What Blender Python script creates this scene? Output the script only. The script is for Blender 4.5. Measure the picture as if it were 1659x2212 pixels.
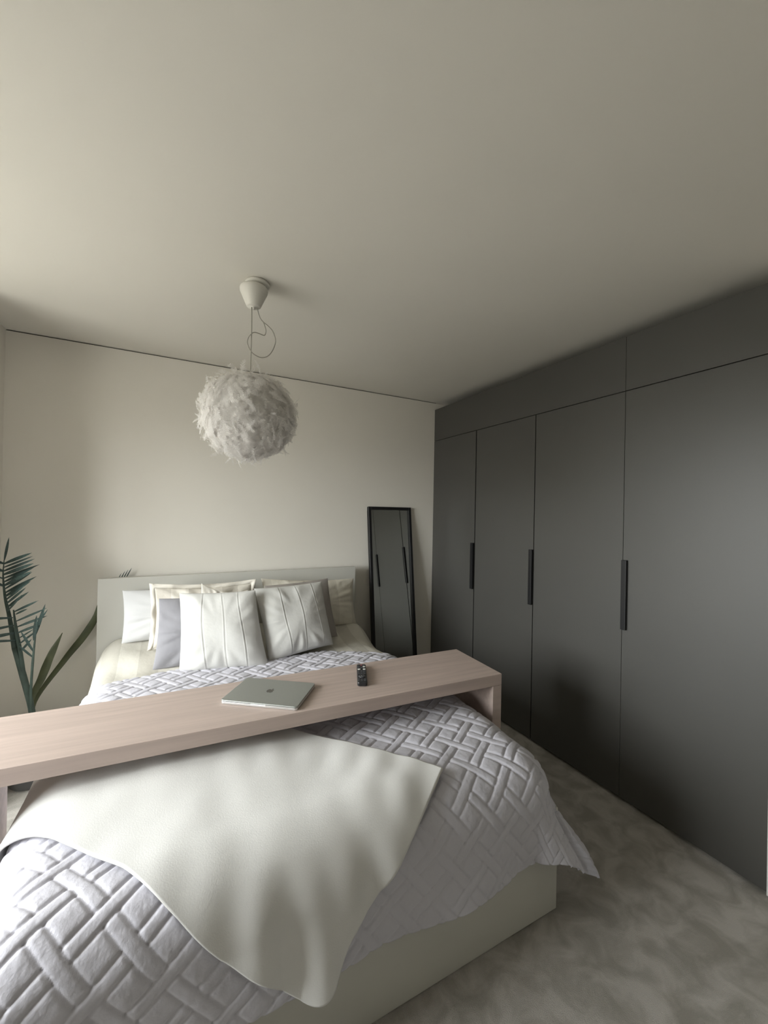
import bpy, bmesh, math, random
import numpy as np
from mathutils import Matrix, Vector

random.seed(7); np.random.seed(7)
for o in list(bpy.data.objects): bpy.data.objects.remove(o)
scene = bpy.context.scene
COL = scene.collection

# ------------------------------------------------------------------ camera
CAM_H = 1.4783
YAW, PITCH, ROLL = 0.4778, 0.0027, 0.0187
fw = Vector((math.sin(YAW)*math.cos(PITCH), math.cos(YAW)*math.cos(PITCH), math.sin(PITCH)))
r0 = Vector((math.cos(YAW), -math.sin(YAW), 0)); u0 = r0.cross(fw)
rt = r0*math.cos(ROLL) + u0*math.sin(ROLL); up = -r0*math.sin(ROLL) + u0*math.cos(ROLL)
cd = bpy.data.cameras.new('camera'); cam = bpy.data.objects.new('camera', cd); COL.objects.link(cam)
cd.sensor_fit = 'HORIZONTAL'; cd.sensor_width = 36.0; cd.lens = 868.97*36.0/1659.0
cd.clip_start = 0.02
M = Matrix((rt, up, -fw)).transposed().to_4x4(); M.translation = Vector((0, 0, CAM_H))
cam.matrix_world = M
scene.camera = cam

# ------------------------------------------------------------------ light: overcast sky through the window in the left wall
WIN_Y0, WIN_Y1, WIN_Z0, WIN_Z1 = 0.80, 2.28, 0.72, 2.16
XBAY, YPIER = -1.85, 2.50     # unseen bay beside the corner pier, added so the window lights the bed softer
XL, XW, XR, YB, YN, ZC = -0.89, 2.095, 2.72, 3.07, -1.45, 2.50
world = bpy.data.worlds.new('overcast_sky'); scene.world = world; world.use_nodes = True
nt = world.node_tree; nt.nodes.clear()
wo = nt.nodes.new('ShaderNodeOutputWorld'); bg = nt.nodes.new('ShaderNodeBackground')
tc = nt.nodes.new('ShaderNodeTexCoord'); sx = nt.nodes.new('ShaderNodeSeparateXYZ'); cr = nt.nodes.new('ShaderNodeValToRGB')
mr = nt.nodes.new('ShaderNodeMapRange')
mr.inputs['From Min'].default_value = -1; mr.inputs['From Max'].default_value = 1
cr.color_ramp.elements[0].position = 0.47; cr.color_ramp.elements[0].color = (0.21, 0.20, 0.185, 1)
cr.color_ramp.elements[1].position = 0.53; cr.color_ramp.elements[1].color = (0.98, 0.975, 1.0, 1)
nt.links.new(tc.outputs['Generated'], sx.inputs[0]); nt.links.new(sx.outputs['Z'], mr.inputs['Value'])
nt.links.new(mr.outputs[0], cr.inputs['Fac']); nt.links.new(cr.outputs['Color'], bg.inputs['Color'])
bg.inputs['Strength'].default_value = 31.0
nt.links.new(bg.outputs[0], wo.inputs[0])
pl = bpy.data.lights.new('window_portal', 'AREA'); pl.shape = 'RECTANGLE'
pl.size = WIN_Z1-WIN_Z0; pl.size_y = WIN_Y1-WIN_Y0
pl.cycles.is_portal = True
po = bpy.data.objects.new('window_portal', pl); COL.objects.link(po)
po.location = (XBAY-0.02, (WIN_Y0+WIN_Y1)/2, (WIN_Z0+WIN_Z1)/2); po.rotation_euler = (0, -math.pi/2, 0)
scene.view_settings.view_transform = 'Standard'; scene.view_settings.look = 'None'
scene.view_settings.gamma = 1.0; scene.view_settings.use_curve_mapping = False
scene.view_settings.exposure = 0.0

# ------------------------------------------------------------------ materials
def mat(name, col, rough=0.8, spec=0.3, metal=0.0, sheen=0.0, noise=None, bump=None, transl=None):
    """noise=(scale, amount, detail[, stretch]) varies the colour, bump=(scale, strength, distance)"""
    m = bpy.data.materials.new(name); m.use_nodes = True
    n = m.node_tree.nodes; l = m.node_tree.links; b = n['Principled BSDF']
    b.inputs['Base Color'].default_value = (*col, 1); b.inputs['Roughness'].default_value = rough
    b.inputs['Specular IOR Level'].default_value = spec; b.inputs['Metallic'].default_value = metal
    if sheen:
        b.inputs['Sheen Weight'].default_value = sheen; b.inputs['Sheen Roughness'].default_value = 0.6
    c = n.new('ShaderNodeTexCoord')
    if noise:
        t = n.new('ShaderNodeTexNoise'); t.inputs['Scale'].default_value = noise[0]; t.inputs['Detail'].default_value = noise[2]
        if len(noise) > 3:
            mp = n.new('ShaderNodeMapping'); mp.inputs['Scale'].default_value = noise[3]
            l.new(c.outputs['Object'], mp.inputs[0]); l.new(mp.outputs[0], t.inputs['Vector'])
        else: l.new(c.outputs['Object'], t.inputs['Vector'])
        rp = n.new('ShaderNodeValToRGB'); a = noise[1]
        rp.color_ramp.elements[0].position = 0.3; rp.color_ramp.elements[1].position = 0.7
        rp.color_ramp.elements[0].color = (*[x*(1-a) for x in col], 1)
        rp.color_ramp.elements[1].color = (*[min(1, x*(1+a)) for x in col], 1)
        l.new(t.outputs['Fac'], rp.inputs['Fac']); l.new(rp.outputs['Color'], b.inputs['Base Color'])
    if bump:
        t2 = n.new('ShaderNodeTexNoise'); t2.inputs['Scale'].default_value = bump[0]; t2.inputs['Detail'].default_value = 4
        l.new(c.outputs['Object'], t2.inputs['Vector'])
        bp = n.new('ShaderNodeBump'); bp.inputs['Strength'].default_value = bump[1]; bp.inputs['Distance'].default_value = bump[2]
        l.new(t2.outputs['Fac'], bp.inputs['Height']); l.new(bp.outputs[0], b.inputs['Normal'])
    if transl:
        tr = n.new('ShaderNodeBsdfTranslucent'); tr.inputs['Color'].default_value = (*col, 1)
        mx = n.new('ShaderNodeMixShader'); mx.inputs[0].default_value = transl
        l.new(b.outputs[0], mx.inputs[1]); l.new(tr.outputs[0], mx.inputs[2]); l.new(mx.outputs[0], n['Material Output'].inputs['Surface'])
    return m

def stripe_mat(name, c1, c2, period, axis, phase=0.0, rough=0.85, bump=(14, 0.25, 0.02)):
    """broad woven satin stripes along one unfolded cloth coordinate kept in the UV map"""
    m = mat(name, c1, rough, 0.25, bump=bump); n = m.node_tree.nodes; l = m.node_tree.links
    uv = n.new('ShaderNodeUVMap'); sp = n.new('ShaderNodeSeparateXYZ'); l.new(uv.outputs[0], sp.inputs[0])
    a = n.new('ShaderNodeMath'); a.operation = 'MULTIPLY_ADD'; a.inputs[1].default_value = 1/period; a.inputs[2].default_value = phase
    f = n.new('ShaderNodeMath'); f.operation = 'FRACT'; g = n.new('ShaderNodeMath'); g.operation = 'GREATER_THAN'; g.inputs[1].default_value = 0.5
    l.new(sp.outputs[axis], a.inputs[0]); l.new(a.outputs[0], f.inputs[0]); l.new(f.outputs[0], g.inputs[0])
    mx = n.new('ShaderNodeMix'); mx.data_type = 'RGBA'; mx.inputs[6].default_value = (*c1, 1); mx.inputs[7].default_value = (*c2, 1)
    l.new(g.outputs[0], mx.inputs[0]); l.new(mx.outputs[2], n['Principled BSDF'].inputs['Base Color'])
    return m

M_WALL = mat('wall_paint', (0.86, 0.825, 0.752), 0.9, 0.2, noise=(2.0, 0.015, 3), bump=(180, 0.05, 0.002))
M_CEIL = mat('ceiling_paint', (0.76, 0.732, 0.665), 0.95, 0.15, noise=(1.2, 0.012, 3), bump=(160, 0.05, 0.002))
M_LOWBOUNCE = mat('low_bounce_paint', (0.34, 0.33, 0.30), 0.9, 0.2)  # dark tone given to the unseen front wall to cut bounced fill light
M_GAP = mat('gap_shade_paint', (0.03, 0.03, 0.025), 0.9, 0.1)
M_GREY = mat('grey_laminate', (0.068, 0.066, 0.060), 0.46, 0.75, noise=(3.0, 0.03, 3), bump=(60, 0.02, 0.002))
M_CARC = mat('carcass', (0.05, 0.05, 0.048), 0.8, 0.2)
M_BLACK = mat('black_metal', (0.012, 0.012, 0.013), 0.4, 0.4)
M_WHITE = mat('white_foil', (0.585, 0.575, 0.525), 0.45, 0.35, noise=(2, 0.01, 2))
M_MATT = mat('mattress_cloth', (0.7, 0.69, 0.66), 0.9)
M_MIRROR = mat('mirror_glass', (0.80, 0.82, 0.80), 0.015, 0.5, 1.0)
M_QUILT = mat('quilt_cloth', (0.56, 0.55, 0.605), 0.5, 0.35, sheen=0.2, bump=(38, 0.30, 0.012))
M_THROW = mat('fleece', (0.70, 0.695, 0.675), 0.95, 0.1, sheen=0.4, noise=(9, 0.02, 4), bump=(300, 0.15, 0.003))
M_HEM = mat('fleece_hem', (0.66, 0.64, 0.585), 0.95, 0.1, sheen=0.3, bump=(200, 0.5, 0.004))
M_DUVET = stripe_mat('striped_satin', (0.68, 0.655, 0.585), (0.58, 0.555, 0.49), 0.2, 0, 0.35)
M_CASE = stripe_mat('striped_pillowcase', (0.76, 0.72, 0.64), (0.62, 0.58, 0.51), 0.24, 0, 0.0, bump=(10, 0.4, 0.03))
M_CASE2 = stripe_mat('striped_pillowcase_warm', (0.74, 0.70, 0.60), (0.66, 0.62, 0.53), 0.24, 0, 0.2, bump=(10, 0.4, 0.03))
M_PWHITE = mat('white_cotton', (0.68, 0.68, 0.68), 0.85, 0.2, bump=(12, 0.3, 0.02))
M_CUSH = mat('ivory_cotton', (0.655, 0.65, 0.62), 0.85, 0.2, bump=(11, 0.25, 0.02))
M_CGREY = mat('grey_cotton', (0.31, 0.305, 0.325), 0.85, 0.2, bump=(12, 0.3, 0.02))
M_TAUPE = mat('taupe_cotton', (0.36, 0.33, 0.30), 0.85, 0.2, bump=(12, 0.3, 0.02))
M_CREAM = mat('cream_cotton', (0.80, 0.76, 0.68), 0.85, 0.2, bump=(10, 0.4, 0.03))
M_OAK = mat('white_stained_oak', (0.50, 0.405, 0.36), 0.5, 0.35, noise=(5, 0.09, 6, (0.5, 9, 9)))
M_ALU = mat('brushed_aluminium', (0.42, 0.44, 0.42), 0.42, 0.5, 0.75)
M_ALUE = mat('aluminium_edge', (0.75, 0.76, 0.76), 0.3, 0.5, 0.8)
M_LOGO = mat('polished_emblem', (0.16, 0.16, 0.15), 0.2, 0.5, 0.9)
M_RUB = mat('rubber', (0.02, 0.02, 0.02), 0.8, 0.2)
M_REM = mat('remote_plastic', (0.018, 0.018, 0.02), 0.35, 0.5)
M_BTN = mat('button_dark', (0.06, 0.06, 0.065), 0.4, 0.5)
M_BTNW = mat('button_white', (0.75, 0.75, 0.70), 0.4, 0.5)
M_BTNR = mat('button_red', (0.35, 0.08, 0.09), 0.4, 0.5)
M_LAMP = mat('lamp_plastic', (0.74, 0.72, 0.66), 0.5, 0.4)
M_CORD = mat('cord', (0.42, 0.40, 0.35), 0.6, 0.3)
M_FEATH = mat('feather', (0.90, 0.88, 0.855), 0.9, 0.1, transl=0.5)
M_LEAF = mat('palm_leaf', (0.045, 0.075, 0.066), 0.5, 0.4, noise=(14, 0.3, 3))
M_LEAFY = mat('young_leaf', (0.075, 0.085, 0.040), 0.5, 0.4, noise=(14, 0.25, 3))
M_STEM = mat('palm_stem', (0.055, 0.080, 0.066), 0.6, 0.3, noise=(20, 0.25, 3))
M_POT = mat('grey_ceramic', (0.09, 0.09, 0.09), 0.35, 0.5)
M_SOIL = mat('soil', (0.04, 0.03, 0.022), 0.95, 0.1, bump=(60, 0.8, 0.02))
M_WFRAME = mat('window_frame_paint', (0.78, 0.78, 0.76), 0.5, 0.3)

# carpet: pile brushed in patches, lighter and darker
M_CARPET = mat('carpet', (0.34, 0.325, 0.285), 1.0, 0.05, sheen=0.3, bump=(420, 0.9, 0.008))
n = M_CARPET.node_tree.nodes; l = M_CARPET.node_tree.links
c = n.new('ShaderNodeTexCoord'); t = n.new('ShaderNodeTexNoise'); t.inputs['Scale'].default_value = 9.0; t.inputs['Detail'].default_value = 5
t.inputs['Roughness'].default_value = 0.55; t.inputs['Distortion'].default_value = 0.6
rp = n.new('ShaderNodeValToRGB'); rp.color_ramp.elements[0].position = 0.38; rp.color_ramp.elements[1].position = 0.60
rp.color_ramp.elements[0].color = (0.41, 0.385, 0.335, 1); rp.color_ramp.elements[1].color = (0.64, 0.60, 0.55, 1)
l.new(c.outputs['Object'], t.inputs['Vector']); l.new(t.outputs['Fac'], rp.inputs['Fac']); l.new(rp.outputs['Color'], n['Principled BSDF'].inputs['Base Color'])

# thin window glass: mostly clear, a little reflection
M_GLASS = bpy.data.materials.new('window_glass'); M_GLASS.use_nodes = True
n = M_GLASS.node_tree.nodes; l = M_GLASS.node_tree.links; n.remove(n['Principled BSDF'])
a = n.new('ShaderNodeBsdfTransparent'); g = n.new('ShaderNodeBsdfGlossy'); g.inputs['Roughness'].default_value = 0.02
a.inputs['Color'].default_value = (0.93, 0.95, 0.94, 1)
mx = n.new('ShaderNodeMixShader'); mx.inputs[0].default_value = 0.06
l.new(a.outputs[0], mx.inputs[1]); l.new(g.outputs[0], mx.inputs[2]); l.new(mx.outputs[0], n['Material Output'].inputs['Surface'])

# ------------------------------------------------------------------ helpers
def link(name, me, m, parent=None, smooth=False):
    if m is not None and not me.materials: me.materials.append(m)
    if smooth: me.polygons.foreach_set('use_smooth', [True]*len(me.polygons))
    o = bpy.data.objects.new(name, me); COL.objects.link(o)
    if parent is not None: o.parent = parent
    return o
def pyobj(name, verts, faces, m, parent=None, smooth=False):
    me = bpy.data.meshes.new(name); me.from_pydata([tuple(v) for v in verts], [], [tuple(f) for f in faces]); me.update()
    return link(name, me, m, parent, smooth)
def bmobj(name, bm, m, parent=None, smooth=False):
    me = bpy.data.meshes.new(name); bm.to_mesh(me); bm.free(); return link(name, me, m, parent, smooth)
def box_bm(lo, hi, bev=0.0, seg=2):
    bm = bmesh.new(); bmesh.ops.create_cube(bm, size=1)
    for v in bm.verts: v.co = Vector([(lo[i]+hi[i])/2 + v.co[i]*(hi[i]-lo[i]) for i in range(3)])
    if bev: bmesh.ops.bevel(bm, geom=bm.edges[:], offset=bev, segments=seg, profile=0.6, affect='EDGES')
    return bm
def box(name, lo, hi, m, parent=None, bev=0.0, seg=2, smooth=False): return bmobj(name, box_bm(lo, hi, bev, seg), m, parent, smooth)
def slab_bm(w, d, z0, z1, rad, bev=0.0, seg=6):
    """rounded-corner slab centred on the origin"""
    pts = []
    for cx, cy, a0 in ((w/2-rad, d/2-rad, 0), (-w/2+rad, d/2-rad, 90), (-w/2+rad, -d/2+rad, 180), (w/2-rad, -d/2+rad, 270)):
        for k in range(seg+1):
            a = math.radians(a0+90*k/seg); pts.append((cx+rad*math.cos(a), cy+rad*math.sin(a)))
    return prism_bm(pts, z0, z1, bev)
def prism_bm(pts, z0, z1, bev=0.0):
    bm = bmesh.new(); vs = [bm.verts.new((x, y, z0)) for x, y in pts]; f = bm.faces.new(vs)
    r = bmesh.ops.extrude_face_region(bm, geom=[f])
    for v in [e for e in r['geom'] if isinstance(e, bmesh.types.BMVert)]: v.co.z = z1
    bmesh.ops.recalc_face_normals(bm, faces=bm.faces[:])
    if bev:
        es = [e for e in bm.edges if abs(e.verts[0].co.z-e.verts[1].co.z) < 1e-6]
        bmesh.ops.bevel(bm, geom=es, offset=bev, segments=2, profile=0.5, affect='EDGES')
    return bm
def lathe(name, prof, m, parent=None, seg=32, off=(0, 0, 0), smooth=True):
    vs = []; fs = []; k = len(prof)
    for i in range(seg):
        a = 2*math.pi*i/seg
        for r, z in prof: vs.append((off[0]+r*math.cos(a), off[1]+r*math.sin(a), off[2]+z))
    for i in range(seg):
        j = (i+1) % seg
        for q in range(k-1): fs.append((i*k+q, j*k+q, j*k+q+1, i*k+q+1))
    return pyobj(name, vs, fs, m, parent, smooth)
def smoothpath(pts, n):
    P = [Vector(p) for p in pts]; P = [P[0]*2-P[1]] + P + [P[-1]*2-P[-2]]; out = []
    for i in range(1, len(P)-2):
        for k in range(n):
            t = k/n; a, b, c_, d = P[i-1], P[i], P[i+1], P[i+2]
            out.append(0.5*((2*b)+(c_-a)*t+(2*a-5*b+4*c_-d)*t*t+(3*b-a-3*c_+d)*t**3))
    out.append(P[-2]); return out
def tube(name, pts, rad, m, parent=None, seg=8, n=6):
    P = smoothpath(pts, n); N = len(P)
    R = [rad]*N if not isinstance(rad, (list, tuple)) else [np.interp(i/(N-1), np.linspace(0, 1, len(rad)), rad) for i in range(N)]
    vs = []; fs = []; prev = None
    for i in range(N):
        t_ = (P[min(i+1, N-1)]-P[max(i-1, 0)]).normalized()
        a = prev if prev else (Vector((0, 1, 0)) if abs(t_.y) < 0.9 else Vector((1, 0, 0)))
        x = (a-t_*a.dot(t_)).normalized(); y = t_.cross(x); prev = x
        for k in range(seg):
            an = 2*math.pi*k/seg; vs.append(P[i]+(x*math.cos(an)+y*math.sin(an))*R[i])
    for i in range(N-1):
        for k in range(seg):
            k2 = (k+1) % seg; fs.append((i*seg+k, i*seg+k2, (i+1)*seg+k2, (i+1)*seg+k))
    fs.append(tuple(range(seg-1, -1, -1))); fs.append(tuple(range((N-1)*seg, N*seg)))
    return pyobj(name, vs, fs, m, parent, True)
def tag(o, label, cat, group=None):
    o['label'] = label; o['category'] = cat
    if group: o['group'] = group
    return o
def thing(name, label, cat, loc=(0, 0, 0), rotz=0.0, group=None):
    o = bpy.data.objects.new(name, None); COL.objects.link(o); o.location = loc; o.rotation_euler = (0, 0, rotz)
    o.empty_display_size = 0.1
    return tag(o, label, cat, group)
def struct(o): o['kind'] = 'structure'; return o
def gridobj(name, X, Y, Z, m, parent=None, uv=None, thick=0.0, offset=-1.0, smooth=True, rim=False):
    h, w = X.shape
    co = np.stack([X, Y, Z], -1).reshape(-1, 3)
    idx = np.arange(h*w).reshape(h, w)
    q = np.stack([idx[:-1, :-1], idx[:-1, 1:], idx[1:, 1:], idx[1:, :-1]], -1).reshape(-1, 4)
    me = bpy.data.meshes.new(name)
    me.vertices.add(len(co)); me.vertices.foreach_set('co', co.astype(np.float32).ravel())
    me.loops.add(q.size); me.loops.foreach_set('vertex_index', q.astype(np.int32).ravel())
    me.polygons.add(len(q)); me.polygons.foreach_set('loop_start', np.arange(0, q.size, 4, dtype=np.int32))
    me.polygons.foreach_set('loop_total', np.full(len(q), 4, dtype=np.int32))
    if uv is not None:
        ul = me.uv_layers.new(name='UVMap'); U = np.stack([uv[0], uv[1]], -1).reshape(-1, 2)
        ul.data.foreach_set('uv', U[q.ravel()].astype(np.float32).ravel())
    me.update(calc_edges=True); me.validate()
    o = link(name, me, m, parent, smooth)
    if thick:
        s = o.modifiers.new('thickness', 'SOLIDIFY'); s.thickness = thick; s.offset = offset; s.use_rim_only = rim
    return o
def sstep(a, b, x):
    t_ = np.clip((x-a)/(b-a), 0, 1); return t_*t_*(3-2*t_)
def wob(x, y, s, seed):
    r = np.random.RandomState(seed); out = 0
    for k in range(6):
        a = r.uniform(0, 2*math.pi); f = s*r.uniform(0.6, 1.7); out = out + np.sin((x*math.cos(a)+y*math.sin(a))*f+r.uniform(0, 6.28))
    return out/6*1.6

# ------------------------------------------------------------------ room shell
nx, ny = 180, 220
gx, gy = np.meshgrid(np.linspace(XBAY, XR, nx), np.linspace(YN, YB, ny))
gz = 0.004*wob(gx, gy, 11, 3) + 0.003*wob(gx, gy, 37, 5) - 0.004
fl = struct(gridobj('floor', gx, gy, gz, M_CARPET)); fl['label'] = 'soft grey beige carpet with brushed patches'
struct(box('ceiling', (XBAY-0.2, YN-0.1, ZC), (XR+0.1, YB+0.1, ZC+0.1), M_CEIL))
wb = struct(box('wall_back', (XL-0.1, YB, -0.05), (XR+0.1, YB+0.1, ZC-0.007), M_WALL))
box('shadow_gap', (XL, YB+0.012, ZC-0.0072), (XW+0.02, YB+0.1, ZC-0.0002), M_GAP, wb)  # near-black strip in the slit, the shadow line is put into its colour
struct(box('wall_right', (XR, YN-0.1, -0.05), (XR+0.1, YB+0.1, ZC), M_WALL))
def pierced(name, boxes, m):
    bm = bmesh.new()
    for lo, hi in boxes:
        b2 = box_bm(lo, hi); me = bpy.data.meshes.new('tmp'); b2.to_mesh(me); b2.free(); bm.from_mesh(me); bpy.data.meshes.remove(me)
    return struct(bmobj(name, bm, m))
struct(box('wall_front', (XBAY-0.2, YN-0.1, -0.05), (XR+0.1, YN, ZC), M_LOWBOUNCE))
# left wall with the window opening in the added bay
pierced('wall_left', (((XBAY-0.2, YPIER, -0.05), (XL, YB+0.1, ZC)),
        ((XBAY-0.2, YN-0.1, -0.05), (XBAY, WIN_Y0, ZC)), ((XBAY-0.2, WIN_Y1, -0.05), (XBAY, YPIER, ZC)),
        ((XBAY-0.2, WIN_Y0, -0.05), (XBAY, WIN_Y1, WIN_Z0)), ((XBAY-0.2, WIN_Y0, WIN_Z1), (XBAY, WIN_Y1, ZC))), M_WALL)
def window(name, loc, rz, half, z0, z1):
    win = bpy.data.objects.new(name, None); COL.objects.link(win); win.location = loc; win.rotation_euler = (0, 0, rz); struct(win)
    for a_, b_ in ((-half, -half+0.05), (-0.03, 0.03), (half-0.05, half)): box('window_frame', (-0.03, a_, z0), (0.03, b_, z1), M_WFRAME, win, 0.004)
    for a_, b_ in ((z0, z0+0.05), (z1-0.05, z1)): box('window_rail', (-0.028, -half+0.05, a_), (0.028, half-0.05, b_), M_WFRAME, win, 0.004)
    for a_, b_ in ((-half+0.05, -0.03), (0.03, half-0.05)): box('window_pane', (-0.003, a_, z0+0.05), (0.003, b_, z1-0.05), M_GLASS, win)
    box('window_sill', (0.03, -half-0.04, z0-0.025), (0.15, half+0.04, z0+0.002), M_WFRAME, win, 0.004)
window('window_1', (XBAY-0.12, (WIN_Y0+WIN_Y1)/2, 0), 0, (WIN_Y1-WIN_Y0)/2, WIN_Z0, WIN_Z1)
struct(box('baseboard_back', (XL, YB-0.014, 0), (XW+0.02, YB, 0.09), M_WFRAME, None, 0.003))

# ------------------------------------------------------------------ built-in wardrobe
DY = [3.068, 2.4854, 1.8963, 1.3010, 0.706]; ZD = 2.1456; ZF = 2.4326
GAPS = [0.0, 0.0055, 0.0032, 0.0008, 0.0]
WL = ['grey wardrobe unit in the corner beside the leaning mirror, farthest and narrowest looking door',
      'grey wardrobe unit whose door lies just behind the end of the overbed table',
      'second nearest grey wardrobe unit, the only one whose door carries no handle',
      'nearest grey wardrobe unit at the right edge with the widest looking door']
for i in range(4):
    ya, yb = DY[i+1], DY[i]
    w = thing('wardrobe_cabinet', WL[i], 'wardrobe', (XW, (ya+yb)/2, 0), 0, 'built-in grey wardrobe units')
    h = (yb-ya)/2
    box('carcass', (0.024, -h+0.0005, 0.0), (0.60, h-0.0005, 2.40), M_CARC, w)
    d = box('door', (0, -h+GAPS[i+1], 0.012), (0.02, h-GAPS[i], ZD-0.002), M_GREY, w, 0.0012, 1)
    box('plinth', (0.022, -h+0.0005, 0.0), (0.024, h-0.0005, 0.06), M_GREY, w)
    hy = {0: (2.4885, 2.5165), 1: (1.8975, 1.9235), 3: (1.2735, 1.2995)}.get(i)
    if hy:
        hb = box_bm((-0.018, hy[0]-(ya+yb)/2, 0.893), (-0.0002, hy[1]-(ya+yb)/2, 1.256), 0.002, 2)
        hd = bmobj('handle', hb, M_BLACK, d); hd['label'] = 'long black edge pull handle'
for ya, yb, lab in ((0.706, 1.3010, 'near grey fascia panel above the nearest wardrobe door'), (1.3022, 3.068, 'long grey fascia panel above the three far wardrobe doors')):
    tag(box('fascia_panel', (XW, ya, ZD+0.0015), (XW+0.02, yb, ZF), M_GREY, None, 0.001, 1), lab, 'panel', 'fascia panels over the wardrobe')
tag(box('wardrobe_end_panel', (XW-0.002, 0.684, 0), (XR-0.002, 0.7055, ZF), M_WFRAME, None, 0.001, 1), 'pale end panel closing the near side of the grey wardrobe', 'panel')

# ------------------------------------------------------------------ bed
BX0, BX1, BY0, HBY = -0.395, 1.290, 1.040, 2.960
bed = thing('bed', 'white double bed with a plain flat headboard', 'bed', (0, 0, 0))
box('headboard', (-0.412, HBY, 0.0), (1.286, HBY+0.045, 1.046), M_WHITE, bed, 0.003)
box('footboard', (BX0-0.005, BY0, 0.0), (BX1+0.012, BY0+0.03, 0.38), M_WHITE, bed, 0.003)
for x in (BX0-0.005, BX1-0.018): box('side_rail', (x, BY0+0.031, 0.0), (x+0.03, HBY-0.001, 0.38), M_WHITE, bed, 0.003)
box('mattress', (BX0+0.035, BY0+0.04, 0.20), (BX1-0.035, HBY-0.01, 0.50), M_MATT, bed, 0.05, 4, True)

RB = 0.13
def ztop(u, v):
    cx = (u-(BX0+BX1)/2)/((BX1-BX0)/2)
    z = 0.578 + 0.014*(1-cx*cx) + 0.007*wob(u, v, 6.5, 21) + 0.004*wob(u, v, 16, 22)
    z = z + 0.085*sstep(2.50, 2.86, v) - 0.02*sstep(1.45, 1.1, v)
    return z
def bedmap(u, v, off, folds=1.0, flare=0.11):
    """cloth coordinates (u across, v along) laid over the rounded mattress and hanging down its sides and foot"""
    x0, x1, y0 = BX0+RB, BX1-RB, BY0-0.012+RB
    cx = np.clip(u, x0, x1); cy = np.maximum(v, y0)
    dx, dy = u-cx, v-cy; s = np.hypot(dx, dy); ss = np.maximum(s, 1e-6); nx_, ny_ = dx/ss, dy/ss
    corner = (2*np.abs(nx_*ny_))**1.5
    s = np.where(s > 0.2, 0.2+(s-0.2)*(1-0.24*corner), s)
    th = np.minimum(s/RB, math.pi/2); R_ = RB+off
    down = np.maximum(0, s-RB*math.pi/2)
    q = cx-cy + 0.25*np.arctan2(nx_, -ny_)
    pinch = 1-sstep(1.20, 1.36, cy)*(1-sstep(1.92, 2.1, cy))*(np.abs(nx_) > 0.7)
    fo = folds*(0.5+0.5*wob(q*1.0, q*0.0+1.3, 17, 31))*0.055*np.clip(down/0.3, 0, 1)*pinch
    h = R_*np.sin(th) + flare*(corner**0.55)*sstep(0.0, 0.34, down) + fo + flare*0.35*np.clip(down/0.2, 0, 1)*(np.abs(nx_) > 0.7)*sstep(1.34, 1.2, cy)
    z = ztop(u.clip(x0-0.1, x1+0.1), np.maximum(v, y0-0.1)) - RB + R_*np.cos(th) - down
    return cx+nx_*h, cy+ny_*h, z

# duvet
U, T = np.meshgrid(np.linspace(BX0+RB-0.36, BX1-RB+0.36, 150), np.linspace(0, 1, 150))
V = 0.86 + (2.945-0.86)*T
X, Y, Z = bedmap(U, V, 0.0, 0.5, 0.05)
Z = Z + 0.010*wob(U, V, 24, 41)*sstep(2.2, 2.5, V)
tag(gridobj('duvet', X, Y, Z, M_DUVET, None, (U, V), 0.025), 'cream satin duvet with broad beige stripes showing beside the pillows', 'duvet')

# quilted bedspread with a woven lattice of stitched channels
def lattice(u, v, P=0.094, w=0.032):
    ang_a, ang_b = math.radians(33), math.radians(-50)
    ca = (-u*math.sin(ang_a)+v*math.cos(ang_a))/P; cb = (-u*math.sin(ang_b)+v*math.cos(ang_b))/P
    ia, ib = np.floor(ca), np.floor(cb); fa, fb = (ca-ia-0.5)*P, (cb-ib-0.5)*P
    A = np.abs(fa) < w/2; B = np.abs(fb) < w/2; top = ((ia+ib) % 2) == 0
    def groove(d): return -0.0050*np.exp(-(d/0.0042)**2)
    ea, eb = np.abs(np.abs(fa)-w/2), np.abs(np.abs(fb)-w/2)
    pa = 0.0026*np.sqrt(np.clip(1-(2*fa/w)**2, 0, 1)); pb = 0.0026*np.sqrt(np.clip(1-(2*fb/w)**2, 0, 1))
    g = P/2-w/2
    da = np.clip((np.abs(fa)-w/2)/g, 0, 1); db = np.clip((np.abs(fb)-w/2)/g, 0, 1)
    sq = 0.0034*(1-(1-da)**3)*(1-(1-db)**3)
    h = sq + groove(ea) + groove(eb)
    h = np.where(A & ~B, pa+groove(ea), h); h = np.where(B & ~A, pb+groove(eb), h)
    ha, hb = pa+groove(ea), pb+groove(eb)
    # at a crossing the upper channel runs on, the lower one stops at its seam
    h = np.where(A & B, np.where(top, ha, hb), h)
    h = np.where(~A & B & top, hb+groove(ea), h); h = np.where(A & ~B & ~top, ha+groove(eb), h)
    h = np.where(A & ~B & top, ha, h); h = np.where(B & ~A & ~top, hb, h)
    return h + 0.0050
HANG = 0.205+0.185
U, T = np.meshgrid(np.linspace(BX0+RB-HANG, BX1-RB+HANG, 700), np.linspace(0, 1, 560))
vf = BY0-0.012+RB-HANG
vh = 2.43 - 0.05*sstep(0.3, 0.9, U) - 0.17*sstep(0.8, 1.3, U) + 0.012*np.sin(U*9)
V = vf + (vh-vf)*T
X, Y, Z = bedmap(U, V, 0.015 + 0.0050 + (lattice(U, V)-0.0050)*(0.85-0.35*sstep(1.12, 0.95, V)) + 0.0015*wob(U, V, 60, 51))
tag(gridobj('quilted_bedspread', X, Y, Z, M_QUILT, None, (U, V), 0.010, rim=True), 'pale lilac grey quilted bedspread stitched in a woven lattice', 'bedspread')

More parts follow.
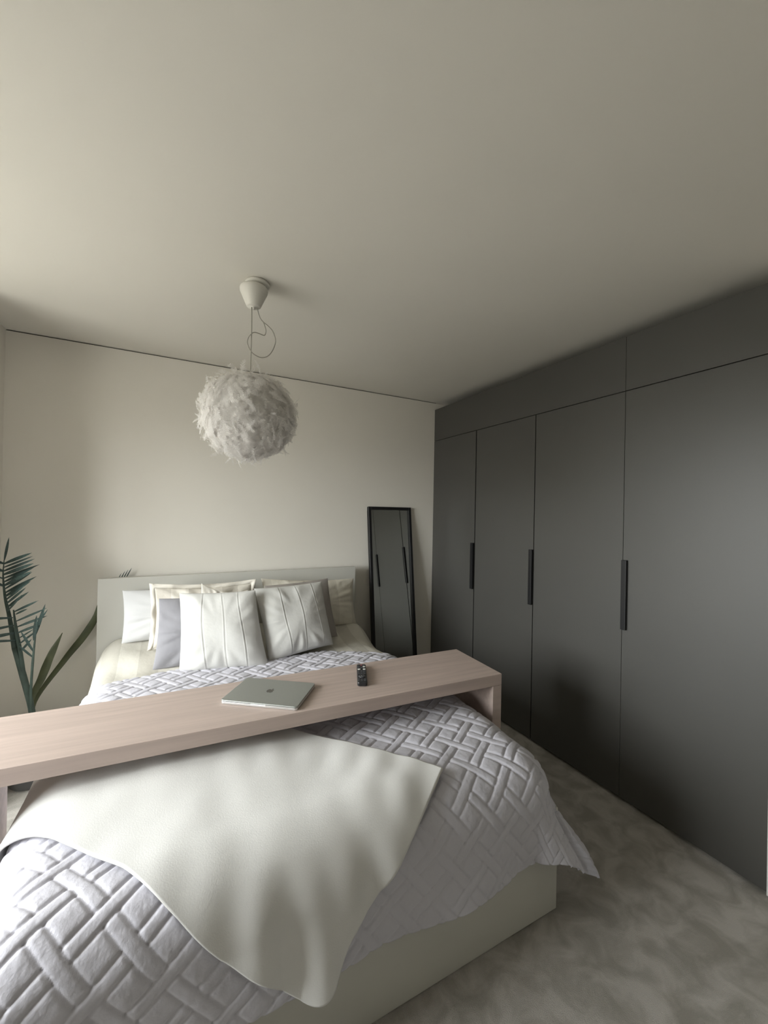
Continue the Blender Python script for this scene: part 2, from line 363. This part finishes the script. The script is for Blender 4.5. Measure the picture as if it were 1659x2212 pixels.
# cream throw laid across the foot corner-wise
TA, TB, TC, TD = map(np.array, ((0.830, 1.135), (0.348, 0.724), (-0.62, 1.66), (-0.15, 2.115)))
def throw_uv(s, t_):
    s = np.asarray(s)[..., None]; t_ = np.asarray(t_)[..., None]
    p = (TA*(1-s)+TB*s)*(1-t_) + (TD*(1-s)+TC*s)*t_
    bend = np.array([-0.075, 0.0])*np.sin(np.pi*s)*(1-t_)**3
    return p+bend
S, T = np.meshgrid(np.linspace(0, 1, 170), np.linspace(0, 1, 230))
def rounded(S, T, rr=0.085):   # soften the hanging tip into a quarter circle
    da, db = np.clip(rr-(1-S)*0.65, 0, None), np.clip(rr-T*1.37, 0, None)
    k = np.where((da > 0) & (db > 0), np.maximum(da, db)/np.maximum(np.hypot(da, db), 1e-9), 1.0)
    return np.where(da > 0, 1-(rr-da*k)/0.65, S), np.where(db > 0, (rr-db*k)/1.37, T)
S2, T2 = rounded(S, T); P = throw_uv(S2, T2)
def throwmap(S_, T_, P_, extra=0.0):
    u, v = P_[..., 0], P_[..., 1]
    wr = 0.003*wob(u, v, 11, 61) + 0.0012*wob(u, v, 40, 62) + 0.003*np.exp(-((S_-0.15)/0.15)**2)*np.sin((u-v)*38)*sstep(0.4, 0.0, T_)
    hang = sstep(1.10, 0.85, v)
    wr = wr + hang*0.010*(np.sin(u*31-v*5+0.6)+0.5*np.sin(u*52+v*9+1.0))
    off = 0.036 + np.maximum(wr, -0.006) + extra
    return bedmap(u, v, off, 1.0, 0.11)
X, Y, Z = throwmap(S2, T2, P)
th = tag(gridobj('throw_blanket', X, Y, Z, M_THROW, None, None, 0.009), 'cream fleece throw laid cornerwise over the foot of the bed', 'blanket')
for edge in range(2):   # stitched hem along the two edges in view
    a, b = np.meshgrid(np.linspace(0, 1, 3), np.linspace(0, 1, 200))
    if edge == 0: s_, t_ = b*0.985, a*0.020
    else: s_, t_ = 1-a*0.034, b*0.985
    s2, t2 = rounded(s_, t_)
    X, Y, Z = throwmap(s2, t2, throw_uv(s2, t2), 0.0065)
    gridobj('hem', X, Y, Z, M_HEM, th, None, 0.006)

# ------------------------------------------------------------------ pillows and cushions, each from its four corners
def cushion(name, label, m, BL, BR, TR, TL, thick, kx=0.06, kz=0.06, pleats=None, seed=0, flange=0.0, wr=0.006, n=70, sag=0.0, group='pillows and cushions', uvw=0.5, cat='cushion'):
    BL, BR, TR, TL = map(np.array, (BL, BR, TR, TL)); cen = (BL+BR+TR+TL)/4
    base = np.array([cen[0], cen[1], min(BL[2], BR[2])])
    nrm = np.cross(((BR-BL)+(TR-TL))/2, ((TL-BL)+(TR-BR))/2); nrm /= np.linalg.norm(nrm)   # toward the camera side (-y)
    if nrm[1] > 0: nrm = -nrm
    # local axes, so the mesh sits at its base
    S, T = np.meshgrid(np.linspace(-1, 1, n), np.linspace(-1, 1, n))
    S = np.sign(S)*(1-(1-np.abs(S))**1.35); T = np.sign(T)*(1-(1-np.abs(T))**1.35)
    def patch(S, T, side):
        s = S*(1-kx*np.abs(S)**2*(1-T**2)); t_ = T*(1-kz*np.abs(T)**2*(1-S**2))
        t_ = t_ - sag*sstep(0.2, 1, t_)*(1-S**2)
        a, b = ((s+1)/2)[..., None], ((t_+1)/2)[..., None]
        p = (BL*(1-a)+BR*a)*(1-b) + (TL*(1-a)+TR*a)*b
        e = (1-np.abs(S)**2.6)*(1-np.abs(T)**2.6)
        prof = np.clip(e, 0, 1)**0.55
        low = 1+0.18*(-T)
        d = thick/2*prof*low
        edge = np.clip(np.maximum(np.abs(S), np.abs(T)), 0, 1)
        r = wob(S*1.0, T*1.0, 5, seed+3)*wr*prof + wob(np.arctan2(T, S)*2.2, S*0.3, 7, seed+9)*wr*1.5*prof*sstep(0.35, 0.95, edge)*(1-sstep(0.97, 1.0, edge))
        d = d + r
        if pleats and side > 0:
            for px in pleats:
                f = S-px-0.02*np.sin(T*3+px*5)
                d = d + np.clip(e, 0, 1)**0.15*(0.0018*np.exp(-(f/0.012)**2) - 0.0022*np.exp(-((f-0.024)/0.012)**2))
        return p + nrm*(d*side)[..., None] - base
    obs = None
    front, back = patch(S, T, 1), patch(S, T, -1)
    vs = np.concatenate([front.reshape(-1, 3), back.reshape(-1, 3)])
    idx = np.arange(n*n).reshape(n, n)
    q1 = np.stack([idx[:-1, :-1], idx[:-1, 1:], idx[1:, 1:], idx[1:, :-1]], -1).reshape(-1, 4)
    fs = np.concatenate([q1, q1[:, ::-1]+n*n])
    me = bpy.data.meshes.new(name); me.from_pydata(vs.tolist(), [], fs.tolist())
    ul = me.uv_layers.new(name='UVMap'); su = np.concatenate([S.ravel(), S.ravel()])*uvw/2; sv = np.concatenate([T.ravel(), T.ravel()])*uvw/2
    li = np.zeros(len(me.loops), dtype=np.int32); me.loops.foreach_get('vertex_index', li)
    ul.data.foreach_set('uv', np.stack([su[li], sv[li]], -1).astype(np.float32).ravel())
    bm = bmesh.new(); bm.from_mesh(me); bmesh.ops.remove_doubles(bm, verts=bm.verts[:], dist=0.0004); bmesh.ops.recalc_face_normals(bm, faces=bm.faces[:]); bm.to_mesh(me); bm.free()
    if flange:
        root = thing(name, label, cat, tuple(base), 0, group)
        link('case', me, m, root, True)
        k = 160; ang = np.linspace(0, 8, k, endpoint=False); bs = []
        for a in ang:      # walk around the square outline
            sgm = int(a)//2; f = (a % 2)-1
            bs.append([(f, -1), (1, f), (-f, 1), (-1, -f)][sgm])
        bs = np.array(bs); vsf = []; wv = np.sin(np.arange(k)*0.55+seed)*0.004+np.sin(np.arange(k)*0.21+seed*2)*0.006
        W_, H_ = np.linalg.norm(BR-BL), np.linalg.norm(TL-BL)
        for ring in range(3):
            ex = flange*ring/2
            sc = np.array([1+2*ex/W_, 1+2*ex/H_])
            s, t_ = bs[:, 0], bs[:, 1]
            s2 = s*(1-kx*np.abs(s)**2*(1-t_**2))*np.where(np.abs(s) > .999, 1+(sc[0]-1), 1+(sc[0]-1)*np.abs(s)); t2 = t_*(1-kz*np.abs(t_)**2*(1-s**2)) - sag*sstep(0.2, 1, t_)*(1-s**2)
            t2 = t2*np.where(np.abs(t_) > .999, sc[1], 1+(sc[1]-1)*np.abs(t_))
            a, b = ((s2+1)/2)[:, None], ((t2+1)/2)[:, None]
            p = (BL*(1-a)+BR*a)*(1-b)+(TL*(1-a)+TR*a)*b + nrm*(wv*ring)[:, None] - base
            p[:, 2] = np.maximum(p[:, 2], -0.008+0.002*ring); vsf.append(p)
        vsf = np.concatenate(vsf); ff = []
        for ring in range(2):
            for i in range(k):
                j = (i+1) % k; ff.append((ring*k+i, ring*k+j, (ring+1)*k+j, (ring+1)*k+i))
        fo = pyobj('flange', vsf, ff, m, root, True); sd = fo.modifiers.new('thickness', 'SOLIDIFY'); sd.thickness = 0.004; sd.offset = 0
        return root
    o = link(name, me, m, None, True); o.location = tuple(base)
    return tag(o, label, cat, group)

cushion('bed_pillow', 'plain white pillow at the far left against the headboard', M_PWHITE,
        (-0.272, 2.835, 0.672), (0.40, 2.835, 0.67), (0.40, 2.90, 0.975), (-0.279, 2.90, 0.978), 0.12, 0.03, 0.05, seed=1, cat='pillow', uvw=0.7)
cushion('bed_pillow', 'cream striped pillow with a loose flange, behind the grey cushion on the left', M_CASE,
        (-0.105, 2.70, 0.665), (0.465, 2.70, 0.66), (0.455, 2.775, 0.995), (-0.105, 2.765, 1.005), 0.12, 0.05, 0.05, seed=2, flange=0.028, sag=0.05, cat='pillow', uvw=0.7, wr=0.009)
cushion('bed_pillow', 'cream striped pillow at the far right against the headboard', M_CASE2,
        (0.545, 2.755, 0.645), (1.215, 2.765, 0.648), (1.225, 2.855, 0.972), (0.525, 2.815, 1.018), 0.14, 0.05, 0.05, seed=3, sag=0.04, cat='pillow', uvw=0.7, wr=0.010)
cushion('scatter_cushion', 'cream cushion whose crumpled corner peeks above the left ivory cushion', M_CREAM,
        (0.12, 2.61, 0.610), (0.47, 2.61, 0.610), (0.42, 2.675, 0.972), (0.147, 2.68, 1.031), 0.06, 0.06, 0.07, seed=4, sag=0.10, wr=0.010)
cushion('scatter_cushion', 'plain lilac grey cushion half hidden behind the left ivory cushion', M_CGREY,
        (-0.098, 2.545, 0.590), (0.35, 2.51, 0.590), (0.37, 2.60, 0.962), (-0.076, 2.615, 0.968), 0.07, 0.05, 0.03, seed=5)
cushion('scatter_cushion', 'taupe grey cushion showing along the top of the right ivory cushion', M_TAUPE,
        (0.56, 2.55, 0.605), (1.00, 2.585, 0.63), (0.948, 2.665, 1.018), (0.510, 2.625, 1.000), 0.09, 0.05, 0.03, seed=6)
cushion('scatter_cushion', 'ivory pleated cushion standing upright in front of the lilac grey cushion', M_CUSH,
        (0.030, 2.42, 0.592), (0.487, 2.33, 0.592), (0.425, 2.455, 1.010), (0.027, 2.545, 1.005), 0.15, 0.045, 0.035, pleats=(-0.42, 0.08, 0.52), seed=7, n=150)
cushion('scatter_cushion', 'ivory pleated cushion leaning to the left in front of the taupe cushion', M_CUSH,
        (0.498, 2.375, 0.597), (0.910, 2.43, 0.632), (0.866, 2.555, 1.018), (0.428, 2.515, 1.008), 0.15, 0.045, 0.035, pleats=(-0.40, 0.10, 0.62), seed=8, n=150)

# ------------------------------------------------------------------ overbed table
TR_, TD_, TW_, TH_ = -0.046, 0.364, 1.94, 0.74
tb = thing('overbed_table', 'white stained oak table bridging the bed on panel legs', 'table', (1.364, 1.409, 0), TR_)
box('table_top', (-TW_, 0, TH_-0.052), (0, TD_, TH_), M_OAK, tb, 0.002)
for x in (-0.050, -TW_): box('leg', (x, 0, 0.0), (x+0.050, TD_, TH_-0.0525), M_OAK, tb, 0.002)

# laptop
LC = Vector((0.350, 1.640, TH_)); LA = math.radians(-36.0)
lp = thing('laptop', 'closed silver laptop lying on the oak table', 'laptop', LC, LA)
lw, ld = 0.306, 0.213
bs = bmobj('base', slab_bm(lw, ld, 0.0012, 0.0098, 0.012, 0.0012), M_ALUE, lp)
bmobj('lid', slab_bm(lw, ld, 0.0104, 0.0158, 0.012, 0.0016), M_ALU, lp)
box('thumb_notch', (-0.030, -ld/2-0.0006, 0.0070), (0.030, -ld/2+0.006, 0.0106), mat('notch_bright', (0.92, 0.92, 0.92), 0.3, 0.5), lp, 0.0006)
for fx in (-1, 1):
    for fy in (-1, 1): lathe('rubber_foot', [(0, 0), (0.006, 0), (0.006, 0.0013), (0, 0.0013)], M_RUB, lp, 12, (fx*0.12, fy*0.08, 0))
# bitten-apple emblem, flat on the lid
pts = []
R = 0.0165
for k in range(56):
    a = math.radians(90 + 360*k/56); r = R*(1+0.05*math.cos(2*(a))*-1)
    x, y = r*math.cos(a)*0.93, r*math.sin(a)*0.95
    if y > 0: y -= 0.0048*math.exp(-(x/0.0042)**2)
    else: y += 0.0032*math.exp(-(x/0.0042)**2); x *= 1-0.10*min(1, -y/R)
    d = math.hypot(x-0.0185, y-0.0020)
    if d < 0.0080 and x > 0:
        k_ = 0.0080/max(d, 1e-6); x = 0.0185+(x-0.0185)*k_; y = 0.0020+(y-0.0020)*k_
    pts.append((x, y))
em = bmobj('emblem', prism_bm(pts, 0.0157, 0.01595), M_LOGO, lp)
lf = [(0.0002, 0.0150), (0.0010, 0.0185), (0.0038, 0.0212), (0.0066, 0.0222), (0.0062, 0.0190), (0.0040, 0.0163)]
bmobj('emblem_leaf', prism_bm(lf, 0.0157, 0.01595), M_LOGO, em)

# remote control
rd = math.atan2(0.204, 0.085)-math.pi/2
rm = thing('remote_control', 'slim black television remote control lying on the oak table', 'remote', (0.757, 1.650, TH_), rd)
bm = slab_bm(0.043, 0.208, 0.0, 0.021, 0.010, 0.004)
for v in bm.verts:
    if v.co.z > 0.015: v.co.z -= 0.003*(v.co.y/0.104)**2
bmobj('case', bm, M_REM, rm)
def btn(x, y, w, d, m, z=0.0205): bmobj('button', slab_bm(w, d, z, z+0.0022, min(w, d)*0.35, 0.0, 3), m, rm).location = (x, y, 0)
for x in (-0.012, 0, 0.012): btn(x, 0.088, 0.007, 0.006, M_BTN if x else M_BTNR, 0.0180)
for x in (-0.012, 0.012): btn(x, 0.066, 0.011, 0.007, M_BTNW if x > 0 else M_BTN, 0.0192)
for y in (0.032,):
    for x in (-0.012, 0.012): btn(x, y, 0.012, 0.008, M_BTNW)
for y in (0.050, 0.014, -0.002, -0.018, -0.072, -0.086):
    for x in (-0.0125, 0, 0.0125): btn(x, y, 0.009, 0.007, M_BTN, 0.0205 if abs(y) < 0.06 else 0.0185)
lathe('navigation_ring', [(0.0, 0.0222), (0.006, 0.0222), (0.007, 0.021), (0.0085, 0.0225), (0.0145, 0.0225), (0.0155, 0.020)], M_BTN, rm, 24, (0, -0.045, 0))

# ------------------------------------------------------------------ leaning mirror
MW, ML, LEAN = 0.416, 1.536, math.atan(0.115)
mo = thing('leaning_mirror', 'tall narrow mirror in a thin black frame leaning on the wall', 'mirror', (1.640, 2.882, 0.004))
mo.rotation_euler = (-LEAN, 0, 0.015)
for x in (-MW/2, MW/2-0.024): box('frame_side', (x, -0.012, 0), (x+0.024, 0.022, ML), M_BLACK, mo, 0.001, 1)
for z in (0, ML-0.024): box('frame_rail', (-MW/2+0.024, -0.012, z), (MW/2-0.024, 0.022, z+0.024), M_BLACK, mo, 0.001, 1)
box('glass', (-MW/2+0.024, 0.004, 0.024), (MW/2-0.024, 0.008, ML-0.024), M_MIRROR, mo)
box('backing', (-MW/2+0.024, 0.0085, 0.024), (MW/2-0.024, 0.016, ML-0.024), M_CARC, mo)

# ------------------------------------------------------------------ feather pendant lamp
LX, LY, LZ = 0.283, 1.87, 1.900
lamp = thing('pendant_lamp', 'round white feather pendant lamp hanging over the bed', 'lamp', (LX, LY, LZ))
lathe('ceiling_plate', [(0, 0.5995), (0.050, 0.5995), (0.054, 0.594), (0.052, 0.584), (0.030, 0.578), (0, 0.578)], M_LAMP, lamp, 40, (0.024, 0.0, 0))
lathe('canopy_cup', [(0, 0.573), (0.057, 0.573), (0.0605, 0.566), (0.0595, 0.555), (0.031, 0.490), (0.026, 0.486), (0.006, 0.486), (0.006, 0.478), (0, 0.478)], M_LAMP, lamp, 40, (0.010, 0, 0))
tube('cord', [(0.002, 0, 0.485), (0.003, 0, 0.36), (0.0, 0, 0.10)], 0.0023, M_CORD, lamp, 8, 6)
lp_pts = [(0.030, .002, .531), (0.038, .002, .519), (0.036, .002, .506), (0.028, .002, .485), (0.031, .002, .469), (0.039, .002, .448), (0.054, .004, .433), (0.076, .006, .421), (0.098, .008, .401), (0.111, .008, .361), (0.099, .008, .316), (0.077, .008, .284), (0.049, .008, .272), (0.022, .008, .278), (0.004, .008, .291), (-0.008, .008, .311), (-0.013, .006, .330), (-0.009, .0, .350), (0.003, -.008, .365), (0.016, -.010, .372), (0.037, -.006, .372), (0.055, -.004, .370), (0.063, -.002, .378), (0.065, 0, .399), (0.056, .002, .427), (0.045, .003, .440)]
tube('slack_cable', lp_pts, 0.0021, M_CORD, lamp, 7, 5)
core = bmesh.new(); bmesh.ops.create_icosphere(core, subdivisions=4, radius=0.183)
for v in core.verts: v.co.z *= 0.95
bmobj('shade_core', core, M_FEATH, lamp, True)

def feather_geo(rng, L, W, curl, nb, root=0.12):
    """one curved downy feather along +Z: a quill with soft barbs; returns verts, faces"""
    vs, fs = [], []
    def spine(t):   # bends towards +X
        a = curl*t
        return Vector((L*(1-math.cos(a))/max(curl, 1e-3), 0, L*math.sin(a)/max(curl, 1e-3))) if curl > 1e-3 else Vector((0, 0, L*t))
    for k in range(nb):
        t = root+(1-root)*k/(nb-1)
        p = spine(t); d = (spine(min(1, t+0.02))-spine(max(0, t-0.02))).normalized(); side = Vector((0, 1, 0)); n_ = d.cross(side)
        wv = W*(math.sin(math.pi*min(1, 0.12+t*0.88))**0.6)*rng.uniform(0.75, 1.15)
        for sg in (-1, 1):
            tip = p+side*sg*wv+d*wv*rng.uniform(0.5, 1.0)+n_*wv*rng.uniform(-0.25, 0.35)
            bw = L*0.42/nb
            i = len(vs); mid = (p+tip)/2+d*bw*0.2
            vs += [p-d*bw*0.55, p+d*bw*0.55, mid+d*bw*0.75, tip, mid-d*bw*0.55]; fs.append((i, i+1, i+2, i+3, i+4))
    return vs, fs
rng = random.Random(11)
def place(nrm, L_, rr, tang=0.0):
    """matrix that roots a feather on the ball, pointing outward and swept down"""
    down = Vector((0, 0, -1)); tg = (down-nrm*down.dot(nrm)); tg = tg.normalized() if tg.length > 1e-3 else Vector((rng.uniform(-1, 1), rng.uniform(-1, 1), 0)).normalized()
    rnd = Vector((rng.gauss(0, 1), rng.gauss(0, 1), rng.gauss(0, 1)))*0.28
    z = (nrm*(0.55-0.25*tang)+tg*(0.55+tang)+rnd).normalized()
    x = (-nrm + rnd*0.6); x = (x-z*x.dot(z)).normalized(); y = z.cross(x)
    m = Matrix((x, y, z)).transposed().to_4x4(); m.translation = nrm*rr; m.translation.z *= 0.95
    return m
def fib(i, n_):
    z = 1-2*(i+0.5)/n_; r = math.sqrt(1-z*z); a = i*2.399963; return Vector((r*math.cos(a), r*math.sin(a), z))
protos = [feather_geo(rng, rng.uniform(0.060, 0.085), rng.uniform(0.012, 0.019), rng.uniform(0.8, 1.8), 20) for _ in range(14)]
allv, allf = [], []
ND = 2800
for i in range(ND):
    nrm = fib(i, ND); vs, fs = protos[rng.randrange(14)]; sc = rng.uniform(0.75, 1.15)
    m = place(nrm, 1, rng.uniform(0.170, 0.187), rng.uniform(0.1, 0.5)); k = len(allv)
    allv += [m @ (v*sc) for v in vs]; allf += [tuple(j+k for j in f) for f in fs]
dn = pyobj('feather_down', allv, allf, M_FEATH, lamp); dn['kind'] = 'stuff'
fmesh = []
for k in range(8):
    vs, fs = feather_geo(rng, rng.uniform(0.06, 0.09), rng.uniform(0.004, 0.008), rng.uniform(0.3, 1.3), 14, 0.05)
    me = bpy.data.meshes.new('feather'); me.from_pydata([tuple(v) for v in vs], [], fs); me.materials.append(M_FEATH); fmesh.append(me)
NF = 290
for i in range(NF):
    nrm = fib(i, NF); o = bpy.data.objects.new('feather', fmesh[i % 8]); COL.objects.link(o); o.parent = lamp
    o.matrix_basis = place(nrm, 1, 0.180, -0.1 if nrm.z < -0.2 else 0.15)

# ------------------------------------------------------------------ potted palm behind the head of the bed
PX, PY = -0.655, 2.80
palm = thing('potted_palm', 'dark green potted palm in the corner left of the headboard', 'plant', (PX, PY, 0))
lathe('pot', [(0, 0), (0.095, 0), (0.105, 0.01), (0.135, 0.25), (0.138, 0.26), (0.128, 0.26), (0.12, 0.235), (0, 0.235)], M_POT, palm, 36)
lathe('soil', [(0, 0.243), (0.06, 0.242), (0.121, 0.238)], M_SOIL, palm, 36)
def rel(p): return Vector((p[0]-PX, p[1]-PY, p[2]))
# leaflet mesh: slim pointed blade, folded along its midrib, one unit long along +Z
def leaflet_mesh(name, m, w=0.06, curl=0.25, nseg=7):
    vs, fs = [], []
    for k in range(nseg+1):
        t = k/nseg; wd = w*(math.sin(math.pi*min(1, 0.10+0.90*t))**0.75) if k < nseg else 0.0
        y = curl*t*t*0.5
        vs += [(-wd, y+wd*0.35, t), (0, y, t), (wd, y+wd*0.35, t)]
    for k in range(nseg):
        a = 3*k; fs += [(a, a+1, a+4, a+3), (a+1, a+2, a+5, a+4)]
    me = bpy.data.meshes.new(name); me.from_pydata(vs, [], fs); me.materials.append(m)
    me.polygons.foreach_set('use_smooth', [True]*len(me.polygons)); return me
LM = [leaflet_mesh('leaflet', M_LEAF, 0.045, 0.18), leaflet_mesh('leaflet', M_LEAF, 0.055, 0.35), leaflet_mesh('leaflet', M_LEAF, 0.038, 0.1)]
def leaflet(par, a, b, face=Vector((0.2, -1, 0.15)), k=0):
    a, b = rel(a), rel(b); z = b-a; L_ = z.length; z.normalize(); y = (face-z*face.dot(z)).normalized(); x = y.cross(z)
    m = Matrix((x, y, z)).transposed().to_4x4() @ Matrix.Scale(L_, 4); m.translation = a
    o = bpy.data.objects.new('leaflet', LM[k % 3]); COL.objects.link(o); o.parent = par; o.matrix_basis = m
def frond(path, rad, tips, m=M_STEM):
    f = tube('frond', [rel(p) for p in path], rad, m, palm, 7, 6)
    for k, (a, b) in enumerate(tips): leaflet(f, a, b, Vector((0.2+0.2*math.sin(k*2.1), -1, 0.2*math.cos(k*1.7))), k)
    return f
tube('trunk', [rel(p) for p in ((-0.655, 2.80, 0.235), (-0.668, 2.77, 0.41), (-0.700, 2.755, 0.587), (-0.735, 2.75, 0.74))], [0.017, 0.014, 0.015, 0.012], M_STEM, palm, 10)
# tall frond: rachis rises at the frame edge, leaflets fan right and left
rach = [(-0.735, 2.75, 0.74), (-0.757, 2.75, 0.90), (-0.775, 2.745, 1.006), (-0.783, 2.74, 1.12), (-0.779, 2.735, 1.20)]
tips = []
R1 = []
for k, (x_, y_, z_) in enumerate(((-0.756, 2.72, 1.322), (-0.650, 2.70, 1.248), (-0.655, 2.71, 1.222), (-0.644, 2.71, 1.208), (-0.634, 2.69, 1.190), (-0.629, 2.72, 1.176), (-0.645, 2.70, 1.168),
                     (-0.640, 2.68, 1.155), (-0.652, 2.70, 1.140), (-0.640, 2.72, 1.118), (-0.655, 2.70, 1.105), (-0.665, 2.68, 1.088), (-0.676, 2.70, 1.065), (-0.672, 2.72, 1.045), (-0.690, 2.69, 1.028))):
    zr = 1.20-0.019*k
    R1.append(((float(np.interp(zr, (0.74, 0.90, 1.006, 1.12, 1.20), (-0.735, -0.757, -0.775, -0.783, -0.779))), 2.738, zr), (x_, y_, z_)))
tips += R1
for (a, b) in R1[1:9:2]: tips.append((a, (max(-0.884, 2*a[0]-b[0]), b[1]-0.12, b[2]+0.02)))
frond(rach, [0.012, 0.009, 0.006, 0.0035, 0.002], tips)
# second frond, lower and to the right
tips = [((-0.735, 2.74, 0.93), (-0.622, 2.70, 0.990)), ((-0.730, 2.74, 0.915), (-0.660, 2.68, 0.965)), ((-0.727, 2.735, 0.88), (-0.590, 2.70, 0.948)), ((-0.722, 2.735, 0.85), (-0.585, 2.70, 0.908)),
        ((-0.718, 2.73, 0.82), (-0.606, 2.70, 0.870)), ((-0.715, 2.73, 0.79), (-0.640, 2.69, 0.845)), ((-0.712, 2.73, 0.76), (-0.628, 2.70, 0.838)), ((-0.705, 2.73, 0.72), (-0.650, 2.70, 0.80)),
        ((-0.74, 2.735, 0.90), (-0.855, 2.62, 0.93)), ((-0.735, 2.735, 0.86), (-0.850, 2.61, 0.87)), ((-0.73, 2.735, 0.82), (-0.845, 2.62, 0.835)), ((-0.725, 2.735, 0.78), (-0.83, 2.62, 0.82))]
frond([(-0.690, 2.757, 0.52), (-0.708, 2.745, 0.70), (-0.725, 2.735, 0.83), (-0.738, 2.735, 0.94)], [0.011, 0.010, 0.008, 0.003], tips)
# slim upright spear with small leaves
tips = [((-0.642, 2.70, 0.80), (-0.597, 2.69, 0.974)), ((-0.645, 2.70, 0.78), (-0.634, 2.68, 0.925)), ((-0.640, 2.70, 0.85), (-0.584, 2.68, 0.945)), ((-0.647, 2.705, 0.72), (-0.70, 2.70, 0.84)), ((-0.648, 2.705, 0.69), (-0.71, 2.71, 0.76))]
frond([(-0.668, 2.79, 0.30), (-0.662, 2.74, 0.48), (-0.650, 2.71, 0.66), (-0.636, 2.70, 0.86)], [0.007, 0.006, 0.006, 0.003], tips)
# two broad young blades
def blade(name, pts, wid, m, face):
    P = smoothpath([rel(p) for p in pts], 7); N = len(P); vs, fs = [], []
    for i, p in enumerate(P):
        t_ = i/(N-1); d = (P[min(i+1, N-1)]-P[max(i-1, 0)]).normalized(); x = d.cross(face).normalized(); w_ = np.interp(t_, np.linspace(0, 1, len(wid)), wid)
        vs += [p-x*w_+face*w_*0.35, p, p+x*w_+face*w_*0.35]
    for i in range(N-1):
        a = 3*i; fs += [(a, a+1, a+4, a+3), (a+1, a+2, a+5, a+4)]
    o = pyobj(name, vs, fs, m, palm, True); s = o.modifiers.new('thickness', 'SOLIDIFY'); s.thickness = 0.0012; return o
blade('leaf_blade', [(-0.660, 2.81, 0.25), (-0.683, 2.84, 0.41), (-0.644, 2.85, 0.527), (-0.605, 2.85, 0.649), (-0.556, 2.85, 0.768)], [0.004, 0.008, 0.016, 0.020, 0.016, 0.001], M_LEAFY, Vector((0.1, -1, 0.1)).normalized())
lb = blade('leaf_blade', [(-0.650, 2.82, 0.25), (-0.690, 2.93, 0.37), (-0.577, 3.02, 0.56), (-0.488, 3.03, 0.688), (-0.428, 3.035, 0.800), (-0.402, 3.037, 0.90), (-0.36, 3.037, 0.98)], [0.004, 0.008, 0.014, 0.019, 0.020, 0.016, 0.010, 0.004], M_LEAFY, Vector((0.1, -1, 0.15)).normalized())
for a, b in (((-0.325, 3.037, 1.008), (-0.298, 3.036, 1.068)), ((-0.310, 3.037, 1.010), (-0.279, 3.036, 1.080)), ((-0.294, 3.037, 1.018), (-0.262, 3.036, 1.088)), ((-0.278, 3.037, 1.026), (-0.243, 3.036, 1.099))):
    leaflet(lb, a, b, Vector((0.1, -1, 0.1)), 2)
tube('frond', [rel(p) for p in ((-0.36, 3.037, 0.98), (-0.32, 3.037, 1.0), (-0.27, 3.037, 1.03))], [0.003, 0.002], M_STEM, palm, 6)
